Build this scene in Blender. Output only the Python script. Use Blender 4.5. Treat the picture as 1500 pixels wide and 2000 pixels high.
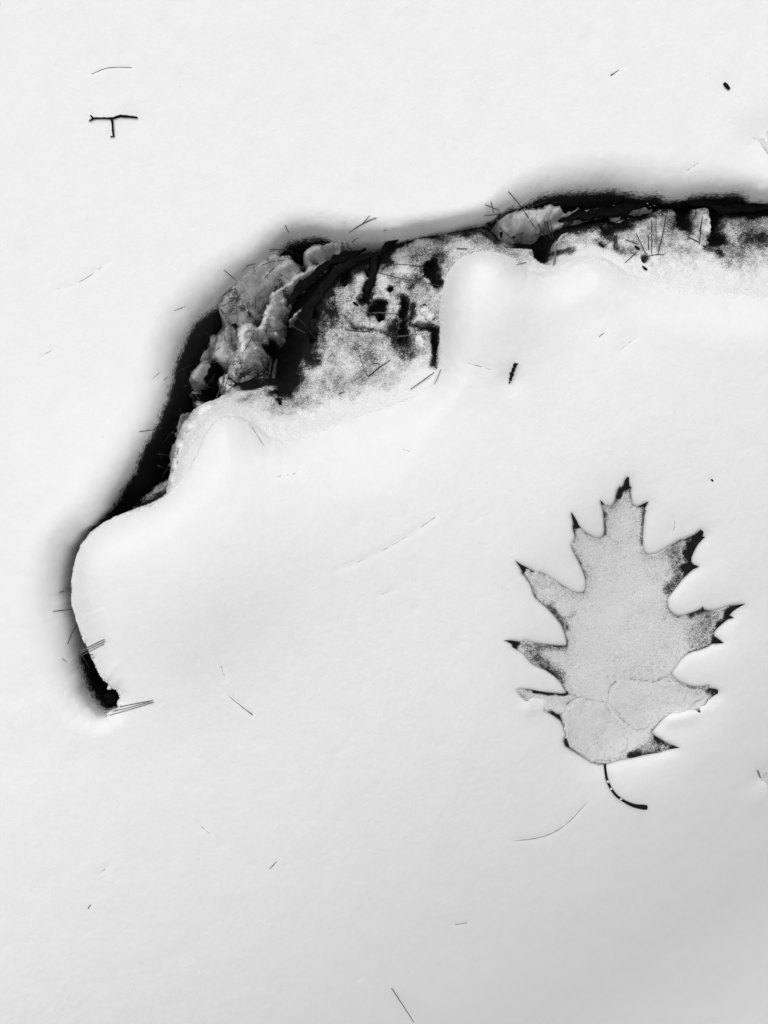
import bpy, bmesh, math, random
import numpy as np
from mathutils import Vector
from mathutils.geometry import delaunay_2d_cdt
random.seed(7); np.random.seed(7)
for o in list(bpy.data.objects): bpy.data.objects.remove(o)
scene = bpy.context.scene

# ------------------------------------------------------------------ camera
S = 0.0003          # metres per photograph pixel on the snow level
H = 0.62            # camera height above the snow
cam_d = bpy.data.cameras.new('camera'); cam = bpy.data.objects.new('camera', cam_d)
scene.collection.objects.link(cam); scene.camera = cam
cam.location = (0, 0, H); cam.rotation_euler = (0, 0, 0)
cam_d.sensor_fit = 'VERTICAL'; cam_d.angle = 2*math.atan(1000*S/H)
cam_d.clip_start = 0.01; cam_d.clip_end = 500

# ------------------------------------------------------------------ overcast light
SUN_EL, SUN_AZ = math.radians(72), math.radians(118)     # azimuth measured from +x, light from the upper left
world = bpy.data.worlds.new('World'); scene.world = world; world.use_nodes = True
wn, wl = world.node_tree.nodes, world.node_tree.links
wn.clear()
sky = wn.new('ShaderNodeTexSky'); sky.sky_type = 'NISHITA'; sky.sun_disc = False
sky.sun_elevation = SUN_EL; sky.sun_rotation = math.radians(90) - SUN_AZ
sky.dust_density = 4.0; sky.air_density = 1.5
bw = wn.new('ShaderNodeRGBToBW'); bg = wn.new('ShaderNodeBackground'); wo = wn.new('ShaderNodeOutputWorld')
bg.inputs['Strength'].default_value = 0.06
wl.new(sky.outputs[0], bw.inputs[0]); wl.new(bw.outputs[0], bg.inputs[0]); wl.new(bg.outputs[0], wo.inputs[0])
sun_d = bpy.data.lights.new('sun', 'SUN'); sun_d.energy = 1.5; sun_d.angle = math.radians(80); sun_d.color = (1, 1, 1)
sun = bpy.data.objects.new('sun', sun_d); scene.collection.objects.link(sun)
sv = Vector((math.cos(SUN_EL)*math.cos(SUN_AZ), math.cos(SUN_EL)*math.sin(SUN_AZ), math.sin(SUN_EL)))
sun.rotation_euler = sv.to_track_quat('Z', 'Y').to_euler(); sun.location = sv*3
vs = scene.view_settings
vs.view_transform = 'Standard'; vs.look = 'None'; vs.gamma = 1; vs.use_curve_mapping = False
vs.exposure = 0.45
scene.render.engine = 'CYCLES'

# ------------------------------------------------------------------ helpers
C = scene.collection
def sstep(a, b, x):
    t = np.clip((x-a)/(b-a), 0, 1); return t*t*(3-2*t)
def vnoise(x, y, seed=0):
    xi = np.floor(x).astype(np.int64); yi = np.floor(y).astype(np.int64)
    fx = x-xi; fy = y-yi; fx = fx*fx*(3-2*fx); fy = fy*fy*(3-2*fy)
    def h(a, b):
        n = (a*374761393 + b*668265263 + seed*1442695041) & 0xffffffff
        n = ((n ^ (n >> 13))*1274126177) & 0xffffffff
        return ((n ^ (n >> 16)) & 0xffff)/65535.0
    return ((h(xi, yi)*(1-fx)+h(xi+1, yi)*fx)*(1-fy) + (h(xi, yi+1)*(1-fx)+h(xi+1, yi+1)*fx)*fy)*2-1
def fbm(x, y, scale, oct=4, seed=0, gain=0.5):
    out = np.zeros_like(x); a = 1.0; f = 1.0/scale
    for i in range(oct):
        c, s = math.cos(0.6*i+seed), math.sin(0.6*i+seed)
        out += a*vnoise((x*c-y*s)*f+17.3*i, (x*s+y*c)*f-9.1*i, seed+i); a *= gain; f *= 2.03
    return out
def W(px, py, z=0.0):
    k = (H-z)/H
    return ((px-750)*S*k, (1000-py)*S*k)
def Wa(pts, z=0.0):
    return np.array([W(p[0], p[1], (p[2] if len(p) > 2 else z)) for p in pts])
def poly_dist(x, y, P, closed=False, attrs=None, maxd=None):
    """distance to a polyline; optionally interpolated per-vertex attributes of the nearest point"""
    shp = x.shape; x = x.ravel(); y = y.ravel()
    n = len(P); best = np.full(x.shape, 1e9)
    at = None if attrs is None else np.zeros((len(x), attrs.shape[1]))
    for i in range(n if closed else n-1):
        a = P[i]; b = P[(i+1) % n]; ab = b-a; L = ab@ab + 1e-18
        t = np.clip(((x-a[0])*ab[0]+(y-a[1])*ab[1])/L, 0, 1)
        d = (x-a[0]-t*ab[0])**2 + (y-a[1]-t*ab[1])**2
        m = d < best
        best = np.where(m, d, best)
        if at is not None:
            A = attrs[i]; B = attrs[(i+1) % n]
            at[m] = A + (B-A)*t[m, None]
    d = np.sqrt(best).reshape(shp)
    return d if at is None else (d, [at[:, k].reshape(shp) for k in range(at.shape[1])])
def inside(x, y, P):
    r = np.zeros(x.shape, bool); n = len(P); j = n-1
    for i in range(n):
        xi, yi = P[i]; xj, yj = P[j]
        if yi != yj:
            r ^= ((yi > y) != (yj > y)) & (x < (xj-xi)*(y-yi)/(yj-yi)+xi)
        j = i
    return r
def smooth_path(P, k=2):
    P = [np.array(p, float) for p in P]
    for _ in range(k):
        Q = [P[0]]
        for a, b in zip(P[:-1], P[1:]): Q += [a*.75+b*.25, a*.25+b*.75]
        Q.append(P[-1]); P = Q
    return np.array(P)
def link(name, me, mat, parent=None, smooth=True):
    o = bpy.data.objects.new(name, me); C.objects.link(o)
    if mat: me.materials.append(mat)
    if parent: o.parent = parent
    if smooth and len(me.polygons): me.polygons.foreach_set('use_smooth', [True]*len(me.polygons))
    return o
def tag(o, label, cat, group=None):
    o['label'] = label; o['category'] = cat
    if group: o['group'] = group
    return o
def struct(o, kind='structure'):
    o['kind'] = kind; return o
def empty(name, label, cat, group=None, loc=(0, 0, 0)):
    o = bpy.data.objects.new(name, None); o.empty_display_size = 0.01; C.objects.link(o); o.location = loc
    return tag(o, label, cat, group)
def mesh_np(name, V, F):
    me = bpy.data.meshes.new(name); V = np.asarray(V, np.float32); F = np.asarray(F, np.int32)
    n, k = F.shape
    me.vertices.add(len(V)); me.vertices.foreach_set('co', V.ravel())
    me.loops.add(n*k); me.loops.foreach_set('vertex_index', F.ravel())
    me.polygons.add(n); me.polygons.foreach_set('loop_start', np.arange(0, n*k, k, dtype=np.int32))
    me.update(calc_edges=True); return me
def grid_mesh(name, xs, ys, zf, keep=None, attr=None):
    X, Y = np.meshgrid(xs, ys); Z = zf(X, Y)
    ny, nx = X.shape; idx = np.arange(nx*ny).reshape(ny, nx)
    F = np.stack([idx[:-1, :-1], idx[:-1, 1:], idx[1:, 1:], idx[1:, :-1]], -1).reshape(-1, 4)
    V = np.stack([X.ravel(), Y.ravel(), Z.ravel()], -1)
    A = attr(X, Y).ravel() if attr is not None else None
    if keep is not None:
        K = keep(X, Y, Z).ravel(); F = F[K[F].any(1)]
        used = np.unique(F); remap = np.full(len(V), -1); remap[used] = np.arange(len(used))
        V = V[used]; F = remap[F]
        if A is not None: A = A[used]
    me = mesh_np(name, V, F)
    if A is not None: set_attr(me, A)
    return me
def set_attr(me, A, name='snow'):
    a = me.attributes.new(name, 'FLOAT', 'POINT'); a.data.foreach_set('value', np.asarray(A, np.float32))

# ------------------------------------------------------------------ materials (all neutral grey: a black-and-white place)
def new_mat(name):
    m = bpy.data.materials.new(name); m.use_nodes = True
    return m, m.node_tree.nodes, m.node_tree.links, m.node_tree.nodes['Principled BSDF']
def noise_node(N, L, scale, detail=3, rough=0.6, co=None):
    t = N.new('ShaderNodeTexNoise'); t.inputs['Scale'].default_value = scale
    t.inputs['Detail'].default_value = detail; t.inputs['Roughness'].default_value = rough
    L.new(co, t.inputs['Vector']); return t
SNOW = 0.80
def snow_mat(name, col=SNOW, bump=0.45, pack=False):
    m, N, L, b = new_mat(name)
    co = N.new('ShaderNodeTexCoord').outputs['Object']
    n1 = noise_node(N, L, 1300, 3, .7, co); n2 = noise_node(N, L, 60, 4, .55, co)
    mr = N.new('ShaderNodeMapRange'); mr.inputs[1].default_value = .3; mr.inputs[2].default_value = .7
    mr.inputs[3].default_value = col*.985; mr.inputs[4].default_value = min(.97, col*1.015)
    L.new(n2.outputs[0], mr.inputs[0])
    if pack:  # blends the hollow's wall to near-black: soil below, painted shade on the snow above
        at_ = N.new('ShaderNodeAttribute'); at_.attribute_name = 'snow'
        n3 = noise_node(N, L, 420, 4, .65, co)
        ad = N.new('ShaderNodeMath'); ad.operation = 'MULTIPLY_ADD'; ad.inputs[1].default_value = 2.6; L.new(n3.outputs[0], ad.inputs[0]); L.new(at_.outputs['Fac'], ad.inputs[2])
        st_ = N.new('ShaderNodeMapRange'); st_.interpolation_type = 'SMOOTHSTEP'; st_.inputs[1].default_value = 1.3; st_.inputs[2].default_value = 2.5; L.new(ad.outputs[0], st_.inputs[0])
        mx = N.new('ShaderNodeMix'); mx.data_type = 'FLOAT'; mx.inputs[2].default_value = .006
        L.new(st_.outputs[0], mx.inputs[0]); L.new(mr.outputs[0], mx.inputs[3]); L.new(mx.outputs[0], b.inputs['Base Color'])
    else:
        L.new(mr.outputs[0], b.inputs['Base Color'])
    b.inputs['Roughness'].default_value = .75; b.inputs['Specular IOR Level'].default_value = .25
    bp = N.new('ShaderNodeBump'); bp.inputs['Strength'].default_value = bump; bp.inputs['Distance'].default_value = .0005
    L.new(n1.outputs[0], bp.inputs['Height']); L.new(bp.outputs[0], b.inputs['Normal'])
    return m
def bark_mat(name, lo=.003, hi=.014, scale=260):
    m, N, L, b = new_mat(name)
    co = N.new('ShaderNodeTexCoord').outputs['Object']
    n = noise_node(N, L, scale, 6, .7, co)
    mr = N.new('ShaderNodeMapRange'); mr.inputs[1].default_value = .35; mr.inputs[2].default_value = .75
    mr.inputs[3].default_value = lo; mr.inputs[4].default_value = hi
    L.new(n.outputs[0], mr.inputs[0]); L.new(mr.outputs[0], b.inputs['Base Color'])
    b.inputs['Roughness'].default_value = .9; b.inputs['Specular IOR Level'].default_value = .1
    bp = N.new('ShaderNodeBump'); bp.inputs['Strength'].default_value = .8; bp.inputs['Distance'].default_value = .002
    L.new(n.outputs[0], bp.inputs['Height']); L.new(bp.outputs[0], b.inputs['Normal'])
    return m
def dusted_mat(name, dark=.006, white=.78, scale=1500, spread=1.7, soft=.55, mid=.65, bump=.5):
    """dark wood or leaf under a grainy dusting of snow; coverage comes from the 'snow' point attribute"""
    m, N, L, b = new_mat(name)
    co = N.new('ShaderNodeTexCoord').outputs['Object']
    at = N.new('ShaderNodeAttribute'); at.attribute_name = 'snow'
    n = noise_node(N, L, scale, 3, .65, co); n2 = noise_node(N, L, scale*.22, 2, .6, co)
    a1 = N.new('ShaderNodeMath'); a1.operation = 'MULTIPLY_ADD'; a1.inputs[1].default_value = spread; a1.inputs[2].default_value = -spread/2
    L.new(n.outputs[0], a1.inputs[0])
    a2 = N.new('ShaderNodeMath'); a2.operation = 'MULTIPLY_ADD'; a2.inputs[1].default_value = spread*.4; a2.inputs[2].default_value = -spread*.2
    L.new(n2.outputs[0], a2.inputs[0]); a2.inputs[1].default_value = mid; a2.inputs[2].default_value = -mid/2
    s1 = N.new('ShaderNodeMath'); L.new(a1.outputs[0], s1.inputs[0]); L.new(a2.outputs[0], s1.inputs[1])
    s2 = N.new('ShaderNodeMath'); L.new(s1.outputs[0], s2.inputs[0]); L.new(at.outputs['Fac'], s2.inputs[1])
    mr = N.new('ShaderNodeMapRange'); mr.interpolation_type = 'SMOOTHSTEP'
    mr.inputs[1].default_value = .5-soft; mr.inputs[2].default_value = .5+soft
    L.new(s2.outputs[0], mr.inputs[0])
    mx = N.new('ShaderNodeMix'); mx.data_type = 'FLOAT'
    mx.inputs[2].default_value = dark; mx.inputs[3].default_value = white
    L.new(mr.outputs[0], mx.inputs[0]); L.new(mx.outputs[0], b.inputs['Base Color'])
    b.inputs['Roughness'].default_value = .85; b.inputs['Specular IOR Level'].default_value = .15
    bp = N.new('ShaderNodeBump'); bp.inputs['Strength'].default_value = bump; bp.inputs['Distance'].default_value = .0008
    L.new(s2.outputs[0], bp.inputs['Height']); L.new(bp.outputs[0], b.inputs['Normal'])
    return m
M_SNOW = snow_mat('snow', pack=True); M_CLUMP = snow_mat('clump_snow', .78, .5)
M_SOIL = bark_mat('black_soil', .002, .007, 300)
M_BARK = bark_mat('wet_bark', .002, .012, 240)
M_LOG = dusted_mat('dusted_wood'); M_FLOOR = dusted_mat('dusted_litter', .008, .76, 900, 1.3, .4, .7, .25)
M_LEAF = dusted_mat('dusted_leaf', .010, .74, 1700, 2.2, .5, .8)
M_CRUST = snow_mat('leaf_crust', .66, .5)
M_CLOD = bark_mat('clod_soil', .003, .016, 700)
M_TWIG = bark_mat('twig_bark', .004, .02, 900)
M_NEEDLE = bark_mat('pine_needle_brown', .04, .10, 700); M_FAINT = bark_mat('snowed_needle', .25, .45, 900)
M_STRAW = bark_mat('pale_needle', .14, .28, 700)
M_GRAIN = snow_mat('snow_grain', .86, .1)

# ------------------------------------------------------------------ the lie of the snow
def gauss(x, y, px, py, sig, amp, sy=None):
    cx, cy = W(px, py); s = sig*S; t = (sy or sig)*S
    return amp*np.exp(-((x-cx)**2/(2*s*s)+(y-cy)**2/(2*t*t)))
def base0(x, y):
    t = x*.55 - y*.835 + .02
    tt = np.clip(t, 0, .42)
    z = -1.20*tt*tt - 1.01*np.clip(t-.42, 0, .5)*np.exp(-np.clip(t-.42, 0, .5))
    z = z + gauss(x, y, 330, 1110, 150, .020) + gauss(x, y, 560, 980, 260, .012, 150)
    z = z + fbm(x, y, .16, 2, 3)*.0020*np.exp(-(x*x+y*y)/4) + fbm(x, y, 4.0, 3, 5)*.12*sstep(.8, 6, np.sqrt(x*x+y*y))
    return z
def base(x, y):
    return base0(x, y) + gauss(x, y, 950, 600, 80, .016, 95) + gauss(x, y, 450, 880, 55, .002) + gauss(x, y, 1165, 545, 45, .002)

BANK = [  # px, py, radius of the rounded lip, drop at the lip (the same), wall slope
 (205,1402,0.01,0.01,20),(178,1384,0.012,0.012,20),(160,1358,0.014,0.014,20),(152,1325,0.016,0.016,20),(146,1290,0.018,0.018,18),(138,1240,0.019,0.019,12),
 (127,1195,0.02,0.02,10),(121,1145,0.02,0.02,10),(130,1085,0.02,0.02,12),(155,1048,0.02,0.02,16),(188,1018,0.018,0.018,20),(212,988,0.018,0.018,24),(240,945,0.018,0.018,24),
 (266,893,0.018,0.018,24),(294,840,0.018,0.018,24),(316,788,0.018,0.018,24),(331,738,0.018,0.018,24),(345,688,0.0164,0.0164,24),(369,641,0.0164,0.0164,24),(405,597,0.01558,0.01558,24),
 (437,562,0.01476,0.01476,24),(466,528,0.01394,0.01394,24),(508,497,0.01312,0.01312,24),(545,468,0.01312,0.01312,24),(562,456,0.01312,0.01312,24),(600,447,0.01312,0.01312,24),(645,452,0.01148,0.01148,24),(690,458,0.00902,0.00902,24),
 (740,452,0.006,0.006,24),(795,445,0.006,0.006,24),(850,432,0.006,0.006,24),(905,421,0.006,0.006,24),(960,412,0.008,0.008,24),(995,395,0.012,0.012,24),(1040,384,0.015,0.015,24),(1085,374,0.017,0.017,24),
 (1135,367,0.019,0.019,24),(1200,367,0.02,0.02,24),(1270,374,0.019,0.019,24),(1335,380,0.018,0.018,24),(1390,377,0.017,0.017,24),(1440,375,0.013,0.013,24),(1500,384,0.01,0.01,24),(1900,390,0.01,0.01,24)]
MOUND = [
 (1900,600,0.04,0.012,1.3),(1520,580,0.04,0.012,1.3),(1400,574,0.04,0.012,1.3),(1300,564,0.035,0.012,1.3),(1240,545,0.03,0.012,1.3),(1200,520,0.025,0.01,1.3),(1165,504,0.022,0.01,1.44),
 (1130,514,0.022,0.01,1.3),(1095,540,0.025,0.012,1.3),(1060,545,0.025,0.012,1.6),(1025,530,0.024,0.016,3.2),(1005,507,0.022,0.02,5),(965,491,0.02,0.022,8),(920,493,0.02,0.022,9),
 (888,512,0.02,0.022,10),(868,550,0.02,0.022,10),(858,600,0.02,0.022,10),(859,650,0.02,0.02,10),(862,700,0.02,0.018,8),(858,735,0.022,0.014,3),(820,768,0.035,0.012,1.3),
 (740,800,0.045,0.012,1.3),(690,817,0.045,0.012,1.3),(640,837,0.045,0.012,1.3),(590,852,0.04,0.012,1.3),(540,864,0.03,0.012,1.3),(510,852,.034,.010,1.44),(480,824,.034,.010,1.92),
 (450,810,.034,.010,2.4),(420,820,.034,.010,2.56),(398,852,.034,.010,2.88),(380,900,.034,.010,3.2),(352,945,0.022,0.014,4),(320,975,0.025,0.016,4),(280,988,0.028,0.016,5),
 (235,1000,0.03,0.018,8),(190,1022,0.032,0.02,14),(160,1050,0.032,0.02,14),(140,1090,0.032,0.02,14),(133,1150,0.032,0.02,14),(140,1200,0.032,0.02,14),(155,1240,0.026,0.016,16),
 (180,1290,0.02,0.012,25),(200,1330,0.015,0.008,35),(211,1336,.013,.007,40),(207,1349,.013,.007,40),(222,1345,.013,.007,40),(235,1362,.012,.006,40),(225,1371,.012,.006,40),(229,1385,.012,.006,40),(213,1390,.011,.006,40)]
def lift(pts):
    out = []
    for p in pts:
        z = 0.0
        for _ in range(4):
            x, y = W(p[0], p[1], z); z = float(base(np.array([x]), np.array([y]))[0]) - p[3]
        out.append(W(p[0], p[1], z))
    return np.array(out)
BANK_W, MOUND_W = lift(BANK), lift(MOUND)
HOL_A = np.array([list(p[2:5])+[1.] for p in BANK]+[list(p[2:5])+[0.] for p in MOUND], float)
_c = np.hstack([np.vstack([BANK_W, MOUND_W]), HOL_A])
_c = np.stack([_c*.75+np.roll(_c, -1, 0)*.25, _c*.25+np.roll(_c, -1, 0)*.75], 1).reshape(-1, 6)
HOL, HOL_A = _c[:, :2], _c[:, 2:]

# oak leaf outline, in 3x units from pixel (970, 900)
LEAF_T = [(767,95),(775,97),(776,125),(780,152),(790,153),(785,175),(787,210),(792,240),(800,260),(820,270),(842,265),(866,250),(890,240),(878,262),(866,282),(875,296),(866,312),(862,340),(858,380),(854,430),(855,480),(860,520),(872,545),(905,552),(940,545),(975,525),(1010,505),(1050,485),(1070,472),(1079,459),(1086,470),(1120,455),(1160,435),(1185,415),(1197,405),(1212,418),(1205,445),(1221,447),(1200,465),(1175,495),(1155,530),(1140,565),(1139,592),(1152,608),(1188,620),(1150,635),(1120,660),(1085,695),(1055,735),(1030,768),(1005,800),
 (998,825),(1006,862),(1030,895),(1060,912),(1095,910),(1130,898),(1170,885),(1198,873),(1210,855),(1217,876),(1260,882),(1310,870),(1360,852),(1400,848),(1455,838),(1420,858),(1385,880),(1362,905),(1390,920),(1355,928),(1325,950),(1290,980),(1270,1005),(1270,1025),(1300,1045),(1330,1068),(1290,1070),(1260,1070),(1230,1090),(1190,1105),(1150,1115),(1118,1128),
 (1085,1155),(1050,1205),(1022,1245),(1040,1270),(1075,1297),(1110,1313),(1150,1325),(1220,1325),(1250,1312),(1242,1335),(1275,1338),(1298,1345),(1296,1364),(1272,1376),(1240,1400),(1222,1428),(1195,1455),(1192,1475),(1160,1465),(1100,1465),(1040,1483),(985,1500),(952,1530),(922,1568),(905,1592),
 (930,1615),(980,1645),(1020,1665),(1070,1680),(1020,1690),(970,1700),(965,1706),(920,1712),(860,1722),(800,1738),(735,1745),(700,1756),(640,1775),(600,1778),(560,1762),(520,1740),(470,1710),(430,1685),(405,1670),(396,1640),(403,1617),(418,1600),(404,1580),(396,1555),(375,1520),(340,1495),(312,1477),(285,1470),(225,1440),(165,1400),(115,1343),(160,1338),(205,1343),(300,1360),(385,1368),(414,1362),
 (380,1300),(340,1260),(290,1225),(240,1205),(205,1185),(185,1160),(160,1130),(125,1108),(95,1093),(92,1076),(62,1060),(42,1053),(80,1053),(125,1060),(164,1063),(168,1038),(178,1058),(215,1070),(280,1078),(350,1085),(412,1086),
 (414,1060),(408,1030),(398,995),(378,950),(340,905),(300,860),(255,825),(225,795),(218,772),(200,720),(170,680),(145,657),(154,653),(135,620),(107,583),(150,612),(190,632),(225,655),(270,660),(300,680),(340,700),(390,735),(440,765),(485,778),(515,772),
 (528,740),(527,700),(515,660),(495,610),(480,580),(460,545),(438,485),(452,480),(465,450),(455,420),(448,385),(452,372),(445,340),(435,295),(455,325),(472,355),(480,375),(500,400),(530,430),(570,450),(608,458),(630,440),(637,410),(633,350),(628,300),(620,270),(604,228),(635,258),(670,272),(690,255),(700,225),(705,190),(715,165),(725,150),(728,166),(745,145),(752,115)]
LEAF_PX = [(970+a/3, 900+b/3) for a, b in LEAF_T]
LEAF_Z0 = -.020
def leaf_plane(x, y): return base(x, y) - .0140
def sample(Gd, x, y):
    x0, y0, h, Z = Gd
    u = np.clip((np.asarray(x, float)-x0)/h, 0, Z.shape[1]-1.001); v = np.clip((np.asarray(y, float)-y0)/h, 0, Z.shape[0]-1.001)
    i = u.astype(int); j = v.astype(int); fu = u-i; fv = v-j
    return (Z[j, i]*(1-fu)+Z[j, i+1]*fu)*(1-fv) + (Z[j+1, i]*(1-fu)+Z[j+1, i+1]*fu)*fv
def blur(Zm, sig):
    ny, nx = Zm.shape; ky = np.fft.fftfreq(ny); kx = np.fft.fftfreq(nx)
    g = np.exp(-2*math.pi**2*sig*sig*(kx[None]**2+ky[:, None]**2))
    return np.real(np.fft.ifft2(np.fft.fft2(Zm)*g))
def unproject(pts, zf):
    out = []
    for p in pts:
        z = 0.0
        for _ in range(6):
            x, y = W(p[0], p[1], z); z = float(zf(np.array([x]), np.array([y]))[0])
        out.append(W(p[0], p[1], z))
    return np.array(out)
LEAF_W = unproject(LEAF_PX, leaf_plane)
px0, py0 = LEAF_W[:, 0].min()-.07, LEAF_W[:, 1].min()-.07
PX, PY = np.meshgrid(np.arange(px0, LEAF_W[:, 0].max()+.07, .0008), np.arange(py0, LEAF_W[:, 1].max()+.07, .0008))
MK = inside(PX, PY, LEAF_W).astype(float)
PIT = (px0, py0, .0008, .0030*blur(MK, 3.5) + .0150*blur(MK, 18))
def leaf_low(x, y): return base(x, y) - sample(PIT, x, y) + .001
LEAF_W = unproject(LEAF_PX, leaf_low); MK = inside(PX, PY, LEAF_W).astype(float)
PIT_IN = (px0, py0, .0008, blur(MK, 1.2))
GROOVES = []      # (world polyline, depth, width): where needles have sunk into the snow
hold_th = {}
DENTS = []        # (x, y, radius, depth)
def ground_z(x, y, fine=True):
    shp = x.shape; x = np.ravel(x).astype(float); y = np.ravel(y).astype(float)
    z = base(x, y)
    near = (np.abs(x) < .42) & (np.abs(y) < .36)
    xn, yn = x[near], y[near]
    zn = z[near]
    edge = fbm(xn, yn, .006, 3, 11, .55)*.00035 + fbm(xn, yn, .05, 2, 13)*.0018
    m = (yn > -.16)
    d = np.full(xn.shape, -1.0); A = [np.full(xn.shape, .03), np.full(xn.shape, .01), np.full(xn.shape, 1.0), np.zeros(xn.shape)]
    dd, aa = poly_dist(xn[m], yn[m], HOL, True, HOL_A)
    dd = np.where(inside(xn[m], yn[m], HOL), dd, -dd)
    d[m] = dd
    for k in range(4): A[k][m] = aa[k]
    d = d + edge*sstep(-.02, 0, d)
    a, drop, k, bk = A; bk = bk > .5; drop0 = drop
    wv = 1+.28*fbm(xn, yn, .06, 2, 15); a = a*wv; drop = np.where(bk, a, drop)
    s0 = np.minimum(2.2*drop/a, k); bl = np.where(bk, .0003, .0008); dp = np.clip(d, 0, 1)
    fall = np.where(dp < bl, s0*dp + (k-s0)*dp*dp/(2*bl), s0*bl + (k-s0)*bl/2 + k*(dp-bl))
    arc = np.where(bk, a*(1-np.sqrt(np.clip(1-(np.clip(d+a, 0, None)/a)**2, 0, 1))), drop*np.clip((d+a)/a, 0, 1)**2.2)
    th = np.full(x.shape, .05); th[near] = np.where(d < -.55*a, .09, np.where(bk, np.where(k < 17, .055, (a*1.05+.005+.012*np.clip(fbm(xn, yn, .03, 3, 18)-.05, 0, 1))*sstep(.007, .0135, drop0) + .034*(1-sstep(.007, .0135, drop0))), np.where(k > 4, drop*1.2+.004, .05))); hold_th['t'] = th
    dr = np.where(d < 0, arc, drop + fall + np.clip(d-.006, 0, 1)*5)
    # beneath the lip the wall falls away to the hollow floor
    zn = zn - np.minimum(dr, .165)
    # leaf pit
    lm = (xn > PIT[0]) & (xn < PIT[0]+PIT[2]*(PIT[3].shape[1]-1)) & (yn > PIT[1]) & (yn < PIT[1]+PIT[2]*(PIT[3].shape[0]-1))
    zn[lm] -= sample(PIT, xn[lm], yn[lm]) + .0016*sample(PIT_IN, xn[lm], yn[lm])
    for P, dep, wid in GROOVES:
        lo = P.min(0)-wid*4; hi = P.max(0)+wid*4
        gm = (xn > lo[0]) & (xn < hi[0]) & (yn > lo[1]) & (yn < hi[1])
        if gm.any():
            q = poly_dist(xn[gm], yn[gm], P)
            zn[gm] -= dep*np.exp(-(q/wid)**2)
    for cx, cy, r, dep in DENTS:
        zn -= dep*np.exp(-((xn-cx)**2+(yn-cy)**2)/(r*r))
    if fine:
        zn += fbm(xn, yn, .022, 3, 21)*.00006 + fbm(xn, yn, .004, 2, 23)*.00007 + vnoise(xn/.0016, yn/.0016, 29)*.00007
        zn += sstep(-.004, .002, d)*(fbm(xn, yn, .006, 3, 27)*.0006)
    z[near] = zn
    return z.reshape(shp)

# ------------------------------------------------------------------ log and hollow floor
ZL = -.03
RIM = [(250,1012),(300,985),(325,962),(333,925),(335,880),(352,840),(378,800),(400,788),(440,770),(500,762),(560,745),(588,705),(598,650),(608,592),(645,535),(700,506),(742,494),(768,464),(800,452),(850,440),(900,430),(945,434),(968,462),(990,480),(1040,482),(1062,500),(1080,490),(1095,458),(1120,444),(1180,428),(1250,412),(1300,402),(1380,404),(1420,414),(1500,408),(1900,404)]
RIM_W = Wa(RIM, ZL)
LOGP = np.vstack([RIM_W, Wa([(1900,1100),(250,1100)], ZL)])
def stroke_field(x, y, strokes, z, nz=1.0):
    """max over strokes (pts, radius px, value) of a soft brush"""
    f = np.zeros(x.shape)
    for pts, r, v in strokes:
        P = unproject(pts, z) if callable(z) else Wa(pts, z); R = r*S
        lo = P.min(0)-R*1.6; hi = P.max(0)+R*1.6
        m = (x > lo[0]) & (x < hi[0]) & (y > lo[1]) & (y < hi[1])
        if m.any():
            q = poly_dist(x[m], y[m], P) if len(P) > 1 else np.hypot(x[m]-P[0, 0], y[m]-P[0, 1])
            q = q + fbm(x[m], y[m], .006, 4, 41, .65)*min(R, .004)*.5*nz
            f[m] = np.maximum(f[m], v*(1-sstep(0, 1.6*R, q)))
    return f
LOG_PITS = [  # holes and cracks of the rotten wood
 ([(838,525),(845,560)],9.36,1),([(790,600),(785,650)],9.36,1),([(722,612),(742,600)],9.36,.9),([(742,622)],7.2,.8),([(815,640),(848,650)],5.76,.8),([(846,665),(848,715)],6.48,.8),
 ([(735,490),(728,530),(714,582)],10.8,.9),([(676,505),(672,545)],8,.7),([(560,745),(545,700),(560,660)],34,1),([(762,568)],3.6,.7),([(1062,490)],18,1),([(805,700)],4.32,.3),
 ([(1345,400),(1342,430)],16,1),([(1402,420),(1400,465)],14,1),([(1190,440),(1215,425),(1270,405)],20,.8),([(1250,515)],7,.7),([(790,668)],8.64,.5),([(612,612)],8,.6),([(610,660)],9,.6)]
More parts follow.
